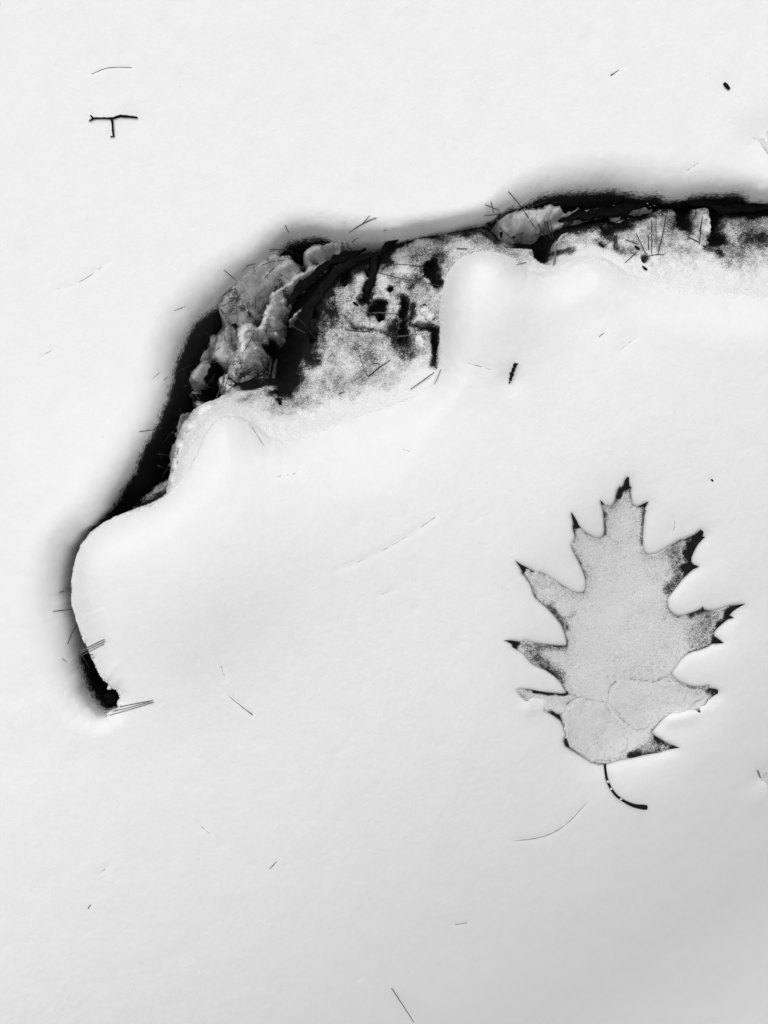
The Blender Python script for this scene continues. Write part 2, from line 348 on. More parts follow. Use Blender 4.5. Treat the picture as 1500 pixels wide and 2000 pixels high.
LOG_DARK = [  # where the dusting did not settle
 ([(600,700),(604,650),(612,600),(640,548),(690,515),(745,505)],24,1),([(745,500),(770,472),(800,456),(850,445),(905,435),(945,438)],15,1),([(735,490),(726,530),(712,585)],12.24,1),
 ([(675,505),(672,545)],7,.9),([(890,450),(930,450),(955,465)],22,.55),([(860,455),(870,470)],14,.4),([(838,522),(848,562)],12.96,.95),([(790,590),(786,655)],12.96,.9),([(720,615),(745,600)],12.96,.95),([(742,622)],10.8,.85),
 ([(806,600),(800,640),(850,655)],9.36,.7),([(846,660),(850,722)],9.36,.85),([(770,650),(800,680)],23.04,.5),([(762,568)],6.48,.8),([(800,565)],10.08,.55),([(640,600),(620,640),(615,670)],24,.42),([(660,560),(640,620)],22,.3),
 ([(690,640),(760,655)],6.48,.5),([(600,620)],14,.5),([(720,700),(700,740)],14.4,.2),([(770,540),(830,560)],11.52,.28),([(810,500),(850,510)],26,.22),([(560,745),(545,700),(560,660)],36,1),([(530,765),(570,770)],10,.7),([(545,780)],8,.6),
 ([(1062,492)],22,1),([(1095,440),(1130,430),(1190,425),(1260,408)],20,.95),([(1190,445),(1220,430)],24,.9),([(1340,392),(1342,440)],20,.9),([(1300,400),(1325,405)],10,.7),([(1400,408),(1402,470)],19,.95),([(1400,405),(1450,412),(1520,405)],16,.95),
 ([(1230,495),(1205,500)],16,.5),([(1252,512)],9,.9),([(1262,530)],13,.5),([(1110,492),(1080,488)],9,.7),([(1160,475),(1175,490)],9,.55),([(1380,488),(1400,500)],9,.55),([(1460,440),(1480,470)],38,.42),([(1300,470),(1330,430)],22,.25),
 ([(1270,460),(1290,480)],20,.22),([(505,770),(470,780)],10,.25),([(1200,462),(1198,490)],6,.6)]
LOG_LIGHT = [([(590,860),(700,830),(860,770)],38,.35),([(1060,530),(1200,540),(1400,560),(1520,565)],34,.4),([(690,530),(705,570)],12,.25),([(1380,415),(1382,455)],12,.3),([(360,900),(380,840),(430,800)],22,.32),([(820,620)],14,.2),([(815,675)],18,.22),([(640,555)],14,.15)]
def log_dm(x, y): return poly_dist(x, y, MOUND_W)
SOFT_A = MOUND_W[[i for i, p in enumerate(MOUND) if p[0] > 1050]]
SOFT_B = MOUND_W[[i for i, p in enumerate(MOUND) if p[0] < 862 and 730 < p[1] < 950]]
def soft_d(x, y): return np.minimum(poly_dist(x, y, SOFT_A), poly_dist(x, y, SOFT_B))
def log_fields(x, y):
    dr = poly_dist(x, y, RIM_W); ins = inside(x, y, LOGP)
    dm = log_dm(x, y)
    return np.where(ins, dr, -dr), dm
def log_z(x, y):
    d, dm = log_fields(x, y)
    hol = inside(x, y, HOL)
    r = np.where(hol, dm/(dm+np.clip(d, 0, 1)+1e-6), 0)
    z = base0(x, y) - .0125 - .022*np.clip(r, 0, 1)**1.15 - np.where(hol, 0, np.minimum(.02, dm*.9))
    z = np.where(d < 0, z + d*(2.6+9*(1-sstep(-.118, -.095, x))) - .002, z)
    z = z + (fbm(x, y, .018, 4, 31)*.0022 + fbm(x, y, .0045, 2, 33)*.0007)*sstep(-.002, .012, dm)
    z = z - .013*stroke_field(x, y, LOG_PITS, ZL) - .014*(1-sstep(-.1375, -.122, x))
    return np.maximum(z, -.15)
def log_snow(x, y):
    d, dm = log_fields(x, y)
    c = .57 + .62*np.exp(-(soft_d(x, y)/.014)**2) + .16*fbm(x, y, .014, 4, 35, .6)
    c = c + stroke_field(x, y, LOG_LIGHT, ZL)
    c = c - stroke_field(x, y, LOG_DARK, ZL)*1.02 + .14*fbm(x, y, .007, 3, 37)
    c = np.where(d < 0, c-(1.25+.8*fbm(x, y, .012, 4, 39, .6))*sstep(0, -.004, d), c)
    return c
ZF, ZH = -.056, -.037
FLOOR_HI = [  # litter heaped high against the upper bank
 ([(528,592),(540,562),(575,532),(620,508),(660,490)],17,.75), ([(500,525),(470,560),(448,600)],40,1),([(560,510),(520,535)],28,1),([(535,575),(512,630)],26,.85),([(600,492),(640,478),(690,468)],18,1),([(560,495),(540,500)],18,.95),([(470,640),(478,690)],30,.85),([(440,575),(418,606)],20,.75),
 ([(700,462),(745,455)],14,.9),([(980,430),(1040,420),(1090,410)],32,1),([(1105,416),(1160,409),(1210,400),(1280,392)],19,.95),([(1230,412),(1210,415)],16,.7),([(1405,395),(1440,392)],10,.8),([(585,585),(560,610)],9,.5)]
FLOOR_TOP = [([(535,497),(490,528),(455,562),(428,598)],24,1),([(665,468),(700,462)],12,.9),([(560,488),(530,505)],12,.8)]
FLOOR_LO = [([(440,640),(425,690)],28,.9),([(470,700),(465,735)],32,.95),([(405,650),(412,690)],18,.6),([(378,735),(395,715)],22,.95),([(372,770),(385,790)],16,.7),([(430,745),(450,760),(500,755)],24,.95),([(352,810),(346,850)],16,.85),([(392,660),(378,700)],16,.4),
 ([(336,870),(330,905)],13,.8),([(330,945),(305,960),(280,985)],22,.95),([(255,993)],14,.8),([(1250,385),(1290,388)],12,.25),([(356,745),(340,800),(326,850)],14,.55)]
FLOOR_DARK = [([(430,622)],11,.9),([(456,634)],10,.9),([(414,715),(405,735)],13,1),([(390,765),(412,745)],14,1),([(560,505),(585,500)],8,.7),([(530,495),(520,515)],6,.6),([(440,600)],8,.4),([(1080,440),(1095,435)],8,.9),([(980,450)],10,.5)]
def floor_parts(x, y, nz=1.0):
    return np.sqrt(stroke_field(x, y, FLOOR_HI, ZH, nz)), np.sqrt(stroke_field(x, y, FLOOR_LO, ZF, nz)), np.sqrt(stroke_field(x, y, FLOOR_TOP, -.026, nz))
def floor_F(x, y):
    a, b, t = floor_parts(x, y)
    return np.clip(np.maximum(np.maximum(a, b), t) - stroke_field(x, y, FLOOR_DARK, -.055), 0, 1)
def floor_z(x, y):
    a, b, t = floor_parts(x, y, .7); dk = stroke_field(x, y, FLOOR_DARK, -.055, .6)
    z = -.138 + np.maximum(np.maximum(.099*a**.7, .082*b**.6), .112*t**.7) - .012*dk + fbm(x, y, .020, 4, 51, .45)*.0022 + fbm(x, y, .003, 2, 53)*.0003
    lx, ly = W(190, 1345, -.05)
    return z + .085*np.exp(-(((x-lx)/.014)**4+((y-ly)/.022)**4))
def floor_snow(x, y):
    F = floor_F(x, y)
    u = x*.62+y*.78; v = -x*.78+y*.62
    return F*1.0 - .08 + .30*fbm(x, y, .010, 5, 55, .7) + .30*fbm(u*.3, v, .006, 4, 57, .6)
LOOK = {}
def at(px, py, lift=0.0, key='top'):
    z = 0.0
    for _ in range(10):
        x, y = W(px, py, z); z = .4*z + .6*(float(sample(LOOK[key], x, y)) + lift)
    x, y = W(px, py, z); return Vector((x, y, z))
def at_base(px, py):
    z = 0.0
    for _ in range(4):
        x, y = W(px, py, z); z = float(base(np.array([x]), np.array([y]))[0])
    return W(px, py, z)

# ------------------------------------------------------------------ small builders
def tube_mesh(name, pts, radii, sides=6, rough=0.0, cap=True, seed=0):
    rng = random.Random(seed); bm = bmesh.new(); rings = []
    n = len(pts)
    for i, p in enumerate(pts):
        d = (pts[min(i+1, n-1)] - pts[max(i-1, 0)]).normalized()
        u = d.cross(Vector((0.13, .21, 1))).normalized(); v = d.cross(u)
        r = radii[i] if hasattr(radii, '__len__') else radii
        rings.append([bm.verts.new(p + (u*math.cos(2*math.pi*k/sides)+v*math.sin(2*math.pi*k/sides))*r*(1+rng.uniform(-rough, rough))) for k in range(sides)])
    for a, b in zip(rings[:-1], rings[1:]):
        for k in range(sides): bm.faces.new((a[k], a[(k+1) % sides], b[(k+1) % sides], b[k]))
    if cap: bm.faces.new(rings[0][::-1]); bm.faces.new(rings[-1])
    me = bpy.data.meshes.new(name); bm.to_mesh(me); bm.free(); return me
def resample(P, n):
    P = [Vector(p) for p in P]; L = [0]
    for a, b in zip(P[:-1], P[1:]): L.append(L[-1]+(b-a).length)
    out = []
    for i in range(n):
        s = L[-1]*i/(n-1); k = 0
        while k < len(P)-2 and L[k+1] < s: k += 1
        t = (s-L[k])/max(1e-9, L[k+1]-L[k]); out.append(P[k].lerp(P[k+1], t))
    return out
def curve_px(pts, n=12):
    return resample([Vector((p[0], p[1], p[2] if len(p) > 2 else 0)) for p in smooth_path(pts, 2)], n)
def needle_curve(pts, mode, n=10, r=.0003):
    """'rest' follows the surface, 'span' bridges between its ends, 'sunk' and 'deep' lie in a groove of the snow"""
    pp = curve_px([(p[0], p[1]) for p in pts], n)
    if mode in ('sunk', 'deep', 'tip'):
        off = {'sunk': -.2*r, 'deep': -r+.00006}
        out = []
        for i, p in enumerate(pp):
            o = off[mode]+(random.uniform(-.00012, .00009) if mode == 'deep' else 0) if mode != 'tip' else -.0009+.0012*i/(n-1)
            out.append(at(p.x, p.y, o, 'ground'))
        return out
    q = [at(p.x, p.y, .0004) for p in pp]; zs = [v.z for v in q]
    if mode == 'span':
        zs = [max(z, zs[0]+(zs[-1]-zs[0])*i/(n-1)+.0010) for i, z in enumerate(zs)]
        zs = [min(z, max(zs[0], zs[-1])+.004) for z in zs]
    else:
        for _ in range(3): zs = [max(zs[i], (zs[max(0, i-1)]+zs[min(n-1, i+1)])/2) for i in range(n)]
    return [Vector((*W(p.x, p.y, z), z)) for p, z in zip(pp, zs)]

# ------------------------------------------------------------------ needle list: (points, mode, radius px, material, label, group)
FACE = 'thin dark pine needle lying on the grainy dusted face of the log'
LIT_U = 'short needle on the broad snow heap at the upper left of the hollow'
LIT_M = 'short needle on the litter between the bright clump and the left bank'
LIT_S = 'short needle beside the star-shaped snow clump in the hollow'
LIT_G = 'short needle low in the narrow left gap of the hollow'
NEEDLES = [
 ([(179,145),(205,133),(230,131),(257,132)],'sunk',1.0,'s','long curved pine needle on the snow above the forked T-shaped twig'),
 ([(1193,147),(1230,124)],'tip-',1.1,'n','straight pine needle near the upper right, left of the black chip'),
 ([(1340,334),(1365,317)],'deep',1.6,'n','half-buried needle just above the dark lip at the upper right'),
 ([(110,565),(150,555),(185,533),(212,510)],'deep',1.8,'n','curved needle sunk in a soft groove on the left snow bank'),
 ([(82,695),(104,683)],'deep',1.5,'n','short faint needle at the left edge of the snow bank'),
 ([(340,607),(362,598)],'deep',1.8,'n','faint buried needle close to the upper left shoulder of the hollow'),
 ([(1170,658),(1179,651)],'sunk',1.0,'n','tiny dark needle tip on the snow right of the knobby twig'),
 ([(1212,683),(1240,660)],'deep',2.0,'n','faint half-buried needle right of the tiny dark needle tip'),
 ([(905,707),(930,713),(958,722)],'deep',1.5,'n','buried needle showing as a dotted line left of the knobby twig'),
 ([(660,1114),(740,1080),(800,1045),(850,1010)],'deep',1.2,'s','very long buried needle across the middle of the open snow'),
 ([(744,1162),(765,1152)],'deep',1.4,'n','short faint needle below the very long buried one'),
 ([(387,1290),(430,1345),(465,1375),(493,1396)],'tip',.9,'s','slanting needle surfacing at a dark tip in the lower left snow'),
 ([(425,1284),(432,1300),(440,1325)],'deep',1.6,'s','faint needle beside the slanting needle with the dark tip'),
 ([(388,1610),(400,1619),(413,1631)],'deep',2.2,'s','thick grey half-buried sliver in the lower left snow'),
 ([(527,1697),(540,1683)],'sunk',1.0,'n','short dark needle standing out below the thick grey sliver'),
 ([(172,1775),(177,1767)],'sunk',1.3,'n','tiny dark needle piece in the bottom left snow'),
 ([(196,1704),(208,1695)],'deep',1.8,'n','faint smudged needle above the tiny piece at bottom left'),
 ([(765,1930),(790,1968),(808,1996)],'sunk',1.2,'n','curved needle at the very bottom edge of the snow'),
 ([(1002,1642),(1050,1637),(1085,1625),(1115,1602),(1145,1568)],'deep',2.0,'n','curved half-sunk needle lying left of the leaf stalk'),
 ([(1318,1013),(1317,1028),(1313,1042)],'deep',1.5,'n','short upright needle in the snow between two right leaf lobes'),
 ([(540,931),(560,928),(581,925)],'deep',1.5,'n','lone needle on the snow below the dusted log'),
 ([(492,835),(503,852),(516,872)],'deep',1.5,'n','faint needle in the dip of the snow under the log'),
 ([(785,877),(803,883)],'deep',1.4,'s','faint grey needle on the bright snow under the snow dome'),
 ([(1480,1505),(1485,1519)],'sunk',1.5,'n','short dark needle by the buried leaf at the right edge'),
 ([(888,1806),(912,1802)],'deep',1.5,'s','very faint needle low in the grey bottom snow'),
 ([(298,740),(311,727)],'deep',1.4,'n','faint forked mark of a needle on the left shoulder'),
 ([(320,742),(352,722),(396,705)],'span',.9,'n','needle bridging the dark gap from the left bank to a snow clump'),
 ([(272,843),(300,840),(318,836)],'span',.9,'n','needle poking over the black gap lower on the left bank'),
 ([(104,1194),(122,1192),(141,1190)],'span',1.0,'n','needle sticking out left from under the big snow overhang'),
 ([(116,1157),(126,1154),(133,1147)],'span',.9,'n','small bent needle above the one under the big snow overhang'),
 ([(132,1258),(139,1240),(149,1221)],'span',1.0,'n','slanting needle against the grey bank below the big overhang'),
 ([(121,1286),(130,1293)],'sunk',1.0,'n','tiny needle on the bank beside the lower black hole'),
 ([(157,1274),(172,1300),(186,1323)],'span',1.0,'s','pale needle running down into the lower black hole'),
 ([(163,1276),(177,1298),(188,1322)],'span',.8,'s','thin pale needle beside the one down the lower black hole'),
 ([(172,1291),(184,1283)],'span',.8,'n','short dark needle crossing the rim of the lower black hole'),
 ([(166,1280),(181,1278)],'span',.8,'n','short level needle at the top of the lower black hole'),
 ([(478,684),(487,668),(496,651)],'rest',1.0,'n','straight dark needle on the long bright snow clump in the hollow'),
 ([(517,543),(535,523)],'rest',1.0,'n','single needle on the snow ledge at the top of the hollow'),
 ([(437,652),(441,669)],'rest',.9,'n',LIT_M),([(451,652),(452,667)],'rest',.9,'n',LIT_M),([(463,640),(462,656)],'rest',.9,'n',LIT_M),
 ([(433,579),(445,571),(459,564)],'rest',.9,'n',LIT_U),([(433,599),(450,589),(469,577)],'rest',.9,'n',LIT_U),([(447,613),(458,601)],'rest',.9,'n',LIT_U),([(423,684),(430,677)],'rest',.9,'n',LIT_M),
 ([(350,769),(363,751)],'rest',.9,'n',LIT_S),([(357,769),(365,753)],'rest',.9,'n',LIT_S),([(383,762),(405,760)],'rest',.9,'n',LIT_S),([(407,749),(422,729)],'rest',.9,'n',LIT_S),([(410,752),(420,735)],'rest',.9,'n',LIT_S),
 ([(500,581),(498,605)],'rest',.9,'n',LIT_U),([(483,595),(488,620)],'rest',.9,'n',LIT_U),([(316,935),(331,905)],'rest',.9,'s',LIT_G),([(300,886),(333,890)],'rest',.9,'s',LIT_G),([(308,876),(335,845)],'rest',.9,'n',LIT_G),([(303,965),(322,958)],'rest',1.0,'n',LIT_G),
 ([(358,680),(352,700)],'rest',.9,'s',LIT_M),([(388,680),(389,700)],'rest',.9,'n',LIT_M),([(480,520),(500,515)],'rest',.9,'n',LIT_U),([(355,785),(352,805)],'rest',.9,'n',LIT_G),
 ([(557,440),(562,450),(567,461)],'span',.9,'n','short needle leaning over the black notch at the hollow top'),
 ([(679,456),(709,436),(735,425)],'span',1.2,'n','stout needle lying across the upper snow edge above the log'),
 ([(707,438),(722,421)],'span',.9,'n','fine needle crossing the stout one above the log'),
 ([(683,477),(694,467),(700,465)],'rest',.9,'n','small needle just under the stout one above the log'),
 ([(725,456),(738,455),(755,449)],'rest',.9,'n','small bent needle where the snow edge meets the log rim'),
 ([(527,487),(550,488),(572,492)],'rest',1.0,'n','level needle in the black notch at the hollow top'),
 ([(525,492),(560,486)],'rest',.9,'s','pale needle crossing the level one in the black notch'),
 ([(510,518),(530,511),(556,508)],'rest',1.0,'s','pale needle below the black notch at the hollow top'),
 ([(527,647),(545,645),(562,641)],'span',1.2,'s','pale needle across the mouth of the deep black pit'),
 ([(557,619),(570,637),(600,652)],'span',1.5,'n','bent dark needle at the upper rim of the deep black pit'),
 ([(567,609),(584,622),(597,637)],'span',1.2,'n','curved needle over the dark flank above the black pit'),
 ([(600,640),(617,662)],'rest',.9,'n',FACE),
 ([(755,516),(787,516),(812,519),(838,525)],'rest',.8,'n','long fine needle, upper of two bowed across the log face'),
 ([(741,533),(781,544),(820,551),(863,559)],'span',1.0,'n','long needle, lower of two bowed across the log face'),
 ([(892,486),(912,486)],'rest',1.4,'n','short thick level needle above the bright snow dome'),
 ([(724,611),(750,611),(779,613)],'rest',.9,'s','level needle over the twin dark holes in the log face'),
 ([(723,611),(722,651)],'rest',.8,'s','pale upright needle beside the twin dark holes in the log face'),
 ([(777,657),(795,656),(813,652)],'rest',1.1,'s','pale needle under the large dark hole in the log face'),
 ([(802,760),(825,744),(848,727)],'span',1.1,'n','slanting needle at the foot of the bright snow dome'),
 ([(848,750),(855,737),(861,721)],'span',.9,'n','steep needle at the foot of the bright snow dome'),
 ([(675,644),(700,647),(723,648)],'rest',1.2,'n',FACE),([(660,770),(672,765)],'rest',1.0,'n',FACE),([(700,690),(712,722)],'rest',.7,'n',FACE),
 ([(993,374),(1017,402),(1032,425),(1046,446)],'span',1.1,'n','long needle slanting across the big snow clump at the top'),
 ([(948,400),(975,411)],'span',1.0,'n','needle on the bank left of the big top clump'),
 ([(959,393),(964,415)],'span',.9,'n','steep needle crossing another left of the big top clump'),
 ([(1026,409),(1050,399),(1076,391)],'span',1.0,'n','needle along the upper edge of the big top clump'),
 ([(1066,401),(1092,394)],'span',.9,'n','short needle at the upper right of the big top clump'),
 ([(946,422),(965,419),(980,419)],'span',1.2,'n','level needle over the black rim left of the top clump'),
 ([(975,444),(1000,467)],'span',.9,'n','slanting needle at the lower left of the big top clump'),
 ([(1008,459),(1023,454)],'span',.9,'n','short curved needle on the lower edge of the big top clump'),
 ([(1009,517),(1028,512)],'rest',1.0,'s','pale short needle on the snow right of the bright dome'),
 ([(1273,416),(1273,496)],'span',.9,'n','tall upright needle, leftmost of three on the right log face'),
 ([(1281,422),(1282,475)],'span',1.0,'s','pale upright needle, middle of three on the right log face'),
 ([(1301,420),(1295,455),(1285,496)],'span',1.2,'n','leaning needle, rightmost of three on the right log face'),
 ([(1242,455),(1250,473),(1262,496)],'span',1.2,'n','dark needle leaning left on the right part of the log'),
 ([(1266,461),(1267,488)],'rest',.9,'n','short needle beside the tall upright one on the right'),
 ([(1222,468),(1246,477)],'rest',1.0,'n','gently sloping needle left of the leaning ones on the right'),
 ([(1262,501),(1280,497),(1297,497)],'rest',1.1,'n','level needle at the foot of the upright ones'),
 ([(1221,513),(1243,493)],'rest',1.1,'n','slanting needle over the dark patch on the right log face'),
 ([(1372,423),(1369,440),(1366,477)],'span',1.4,'n','stout upright needle on the smooth snow strip at right'),
 ([(1370,433),(1366,452)],'span',.9,'n','thin needle alongside the stout upright one at right'),
 ([(1344,463),(1365,473)],'rest',1.4,'n','thick short needle meeting the stout upright one at right'),
 ([(1205,458),(1199,480)],'rest',1.6,'n','thick dark needle hanging below the black rim at right'),
 ([(1180,481),(1196,468)],'rest',.8,'n','fine needle touching the thick dark one below the rim'),
 ([(1418,478),(1413,487)],'rest',.8,'n','tiny needle near the right edge of the log'),
 ([(458,562),(468,585)],'rest',.8,'s',LIT_U),([(462,600),(464,629)],'rest',.8,'n',LIT_U),([(485,520),(472,531)],'rest',.8,'s',LIT_U),([(521,592),(502,616)],'rest',.8,'n',LIT_U),([(437,527),(461,547)],'rest',.8,'n',LIT_U),([(421,672),(413,701)],'rest',.8,'s',LIT_M),([(423,707),(393,710)],'rest',.8,'s',LIT_M),([(428,638),(399,652)],'rest',.8,'n',LIT_M),([(426,708),(450,711)],'rest',.8,'n',LIT_M),([(380,768),(389,781)],'rest',.8,'s',LIT_S),([(373,713),(355,721)],'rest',.8,'n',LIT_S),([(392,750),(421,760)],'rest',.8,'s',LIT_S),([(348,875),(346,889)],'rest',.8,'n',LIT_G),([(312,882),(315,908)],'rest',.8,'n',LIT_G),([(316,855),(308,873)],'rest',.8,'s',LIT_G),([(307,909),(335,919)],'rest',.8,'s',LIT_G),([(565,469),(571,495)],'rest',.8,'n',LIT_U),([(540,488),(558,503)],'rest',.8,'n',LIT_U),
]
BUNDLES = [  # pine needle bundles: (needles, mode, label)
 ([([(152,1274),(203,1249)],1.0),([(154,1277),(204,1253)],.9),([(158,1281),(202,1258)],.8)],'span','bundle of three needles sticking out over the lower black hole','s'),
 ([([(204,1386),(298,1368)],1.0),([(203,1393),(250,1383),(292,1371)],.8),([(206,1399),(250,1387),(299,1372)],.8)],'span','long needle bundle at the bottom tip of the hollow','s'),
 ([([(423,776),(434,750),(442,724)],.9),([(431,770),(437,750),(440,728)],.9),([(437,765),(442,748),(446,733)],.9),([(426,768),(436,742),(438,726)],.8)],'rest','fan of pale needles beside the black bent twig in the hollow','s'),
 ([([(474,731),(493,717)],.9),([(475,731),(501,720)],.9),([(477,732),(490,727)],.8)],'rest','small needle fan at the left edge of the deep black pit','n'),
 ([([(1070,471),(1060,455),(1051,438)],1.0),([(1074,467),(1068,450),(1063,432)],1.0),([(1076,467),(1072,450),(1069,432)],1.5),([(1080,467),(1078,450),(1075,430)],1.0)],'span','upright needle tuft at the right end of the big top clump','n'),
 ([([(1081,518),(1084,498),(1088,477)],1.0),([(1084,516),(1086,497),(1087,479)],.9)],'span','pair of needles hanging below the upright tuft','s'),
]
for e in NEEDLES:
    if e[1] in ('sunk', 'deep', 'tip', 'tip-'):
        P = np.array([at_base(p[0], p[1]) for p in smooth_path([(q[0], q[1]) for q in e[0]], 1)])
        GROOVES.append((P, {'deep': .00035, 'sunk': .0002, 'tip': .0004, 'tip-': .0002}[e[1]], {'deep': .0022, 'sunk': .0012, 'tip': .0018, 'tip-': .0014}[e[1]]))
def dent(px, py, r, dep):
    x, y = at_base(px, py) if dep > -.002 else unproject([(px, py)], leaf_low)[0]; DENTS.append((x, y, r*S, dep*(.55 if 0 < dep < .002 else 1)))
for a in [(262,232,30,.0016),(219,262,14,.0006),(1425,172,22,.0014),(998,742,26,.0022),(1155,77,18,.0012),(150,1483,20,.0012),(430,1645,16,.0008),(350,1868,20,.0008),(700,1020,14,.0008),(1320,1685,26,.0007),
          (1425,1782,9,.0009),(780,38,14,.0006),(1203,226,6,.0006),(664,1467,8,.0007),(505,1450,14,.0006),(240,1150,8,.0003),(40,1475,60,.0016),(800,942,9,.0006),(810,1190,9,.0006),(30,1365,26,.0007),(893,1255,18,.0008),
          (1488,268,40,.0030),(1492,1515,30,.0026),(1391,938,8,.0006),(700,1915,8,.0006),(80,1260,24,.0008),(1480,1560,40,-.0015),(1040,1372,22,-.0034),(1062,1376,16,-.0030),(1310,1400,20,-.0026),(1340,1394,24,-.0030),(1368,1380,20,-.0028)]: dent(*a)

# ------------------------------------------------------------------ build the snow, the log and the hollow floor
h = .0008
fx = np.arange(-.272, .2721, h); fy = np.arange(-.33, .3301, h)
def outer(e, far): 
    o = []; st = h
    while e < far: st *= 1.35; e += st; o.append(e)
    return np.array(o)
ox = outer(fx[-1], 60); oy = outer(fy[-1], 60)
xs = np.concatenate([-ox[::-1], fx, ox]); ys = np.concatenate([-oy[::-1], fy, oy])
hold = {}
def gz(X, Y):
    Z = ground_z(X, Y); hold['g'] = Z; hold_th['t'] = hold_th['t'].copy(); return Z
def soil_shade(X, Y):
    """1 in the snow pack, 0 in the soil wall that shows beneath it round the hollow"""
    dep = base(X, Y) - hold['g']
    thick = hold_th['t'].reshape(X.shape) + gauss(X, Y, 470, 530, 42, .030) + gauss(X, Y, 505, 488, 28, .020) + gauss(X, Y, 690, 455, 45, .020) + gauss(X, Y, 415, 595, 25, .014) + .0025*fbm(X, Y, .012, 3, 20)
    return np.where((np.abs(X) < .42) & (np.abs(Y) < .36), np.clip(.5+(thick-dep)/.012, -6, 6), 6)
me = grid_mesh('snow_ground', xs, ys, gz, keep=lambda X, Y, Z: Z > base(X, Y)-.160, attr=soil_shade)
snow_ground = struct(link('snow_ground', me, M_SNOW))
Zf = hold['g'][len(oy):len(oy)+len(fy), len(ox):len(ox)+len(fx)]
LOOK['ground'] = (fx[0], fy[0], h, Zf)

hl = .0006
lx = np.arange(-.215, .30, hl); ly = np.arange(-.02, .215, hl)
def lz(X, Y): Z = log_z(X, Y); hold['l'] = Z; return Z
GL = lambda X, Y: sample(LOOK['ground'], X, Y)
log = empty('rotten_log', 'dark rotten log with a grainy snow-dusted face in the hollow', 'log')
lm = grid_mesh('wood_face', lx, ly, lz, keep=lambda X, Y, Z: (Z > GL(X, Y)-.004) & (Z > -.125), attr=log_snow)
wood = link('wood_face', lm, M_LOG, log)
hf = .0008
gx = np.arange(-.26, .30, hf); gy = np.arange(-.15, .22, hf)
def fz(X, Y): Z = floor_z(X, Y); hold['f'] = Z; return Z
fm = grid_mesh('hollow_floor', gx, gy, fz, keep=lambda X, Y, Z: Z > GL(X, Y)-.006, attr=floor_snow)
floor_o = struct(link('hollow_floor', fm, M_FLOOR))
# combined height lookup
X, Y = np.meshgrid(fx, fy); T = Zf.copy()
T = np.where((X > lx[0]) & (X < lx[-1]) & (Y > ly[0]) & (Y < ly[-1]), np.maximum(T, sample((lx[0], ly[0], hl, hold['l']), X, Y)), T)
T = np.where((X > gx[0]) & (X < gx[-1]) & (Y > gy[0]) & (Y < gy[-1]), np.maximum(T, sample((gx[0], gy[0], hf, hold['f']), X, Y)), T)
LOOK['top'] = (fx[0], fy[0], h, T)

# black soil beneath everything
sx = np.concatenate([[-60, -5, -1], np.arange(-.4, .4, .01), [1, 5, 60]])
me = grid_mesh('soil', sx, sx, lambda X, Y: base0(X, Y) -.185 + fbm(X, Y, .03, 3, 61)*.003)
struct(link('soil', me, M_SOIL))

# bark ridges along the log's rim: rough, broken plates of bark
def ridge(pts, rad, seed, flat=.6):
    """rad in px along the path; a lumpy flattened strip of bark"""
    n = max(8, int(sum(math.dist(a[:2], b[:2]) for a, b in zip(pts[:-1], pts[1:]))/5))
    pp = curve_px([(p[0], p[1]) for p in pts], n); zz = np.interp(np.linspace(0, 1, n), np.linspace(0, 1, len(pts)), [p[2] for p in pts])
    V = []; F = []; k = 10
    for i, p in enumerate(pp):
        z = float(zz[i]); x, y = W(p.x, p.y, z)
        a = pp[max(0, i-1)]; b = pp[min(n-1, i+1)]; t = Vector((b.x-a.x, -(b.y-a.y), 0)).normalized(); s = Vector((-t.y, t.x, 0))
        e = min(1, 3.2*min(i, n-1-i)/n+.25)
        for j in range(k):
            an = 2*math.pi*j/k
            nz = float(fbm(np.array([i*.35+seed*9.0]), np.array([j*.9+.3]), 1.0, 3, seed)[0])
            r = rad*S*e*(1+.75*nz)
            V.append((x+s.x*math.cos(an)*r, y+s.y*math.cos(an)*r, z+math.sin(an)*r*flat))
    for i in range(n-1):
        for j in range(k): F.append((i*k+j, i*k+(j+1) % k, (i+1)*k+(j+1) % k, (i+1)*k+j))
    return mesh_np('bark_ridge', V, F)
for i, (pts, r) in enumerate([
  ([(598,660,-.036),(606,610,-.036),(640,545,-.034),(690,508,-.032),(742,495,-.030)],7),
  ([(560,600,-.052),(600,545,-.046),(650,510,-.042),(715,486,-.036)],8),
  ([(738,500,-.030),(765,468,-.028),(800,452,-.026),(850,440,-.025),(900,430,-.025),(948,432,-.028)],7),
  ([(800,446,-.030),(870,433,-.028),(930,426,-.028),(962,440,-.032)],6),
  ([(735,492,-.030),(728,530,-.033),(714,580,-.033)],8),
  ([(1090,432,-.040),(1150,420,-.038),(1200,410,-.036),(1260,402,-.034)],10),
  ([(1385,402,-.030),(1420,411,-.029),(1460,406,-.028),(1510,401,-.028)],10),
  ([(1300,397,-.034),(1350,392,-.034),(1395,400,-.032)],8),
  ([(1085,384,-.060),(1140,378,-.060),(1210,380,-.060),(1290,388,-.058)],9),
  ([(1395,384,-.045),(1440,380,-.040),(1452,386,-.036),(1462,396,-.032)],5)]):
    link('bark_ridge', ridge(pts, r, 100+i), M_BARK, log)
def splinter(pts, w, mat, parent, name='splinter', z=None):
    pp = [at(p[0], p[1], .0008) for p in pts]
    if z: pp = [Vector((*W(p[0], p[1], zz), zz)) for p, zz in zip(pts, z)]
    pp = resample(pp, 8)
    return link(name, tube_mesh(name, pp, [w*S*(.5+.5*math.sin(.4+2.2*i/7)) for i in range(8)], 6, .35, True, int(pts[0][0])), mat, parent)
splinter([(540,702),(534,738)], 4.5, M_NEEDLE, log, z=(-.075,-.040)); splinter([(530,701),(526,730)], 2.2, M_NEEDLE, log, z=(-.07,-.045))
splinter([(535,763),(550,765),(566,768)], 4, M_BARK, log); splinter([(498,742),(500,756)], 3, M_BARK, log)
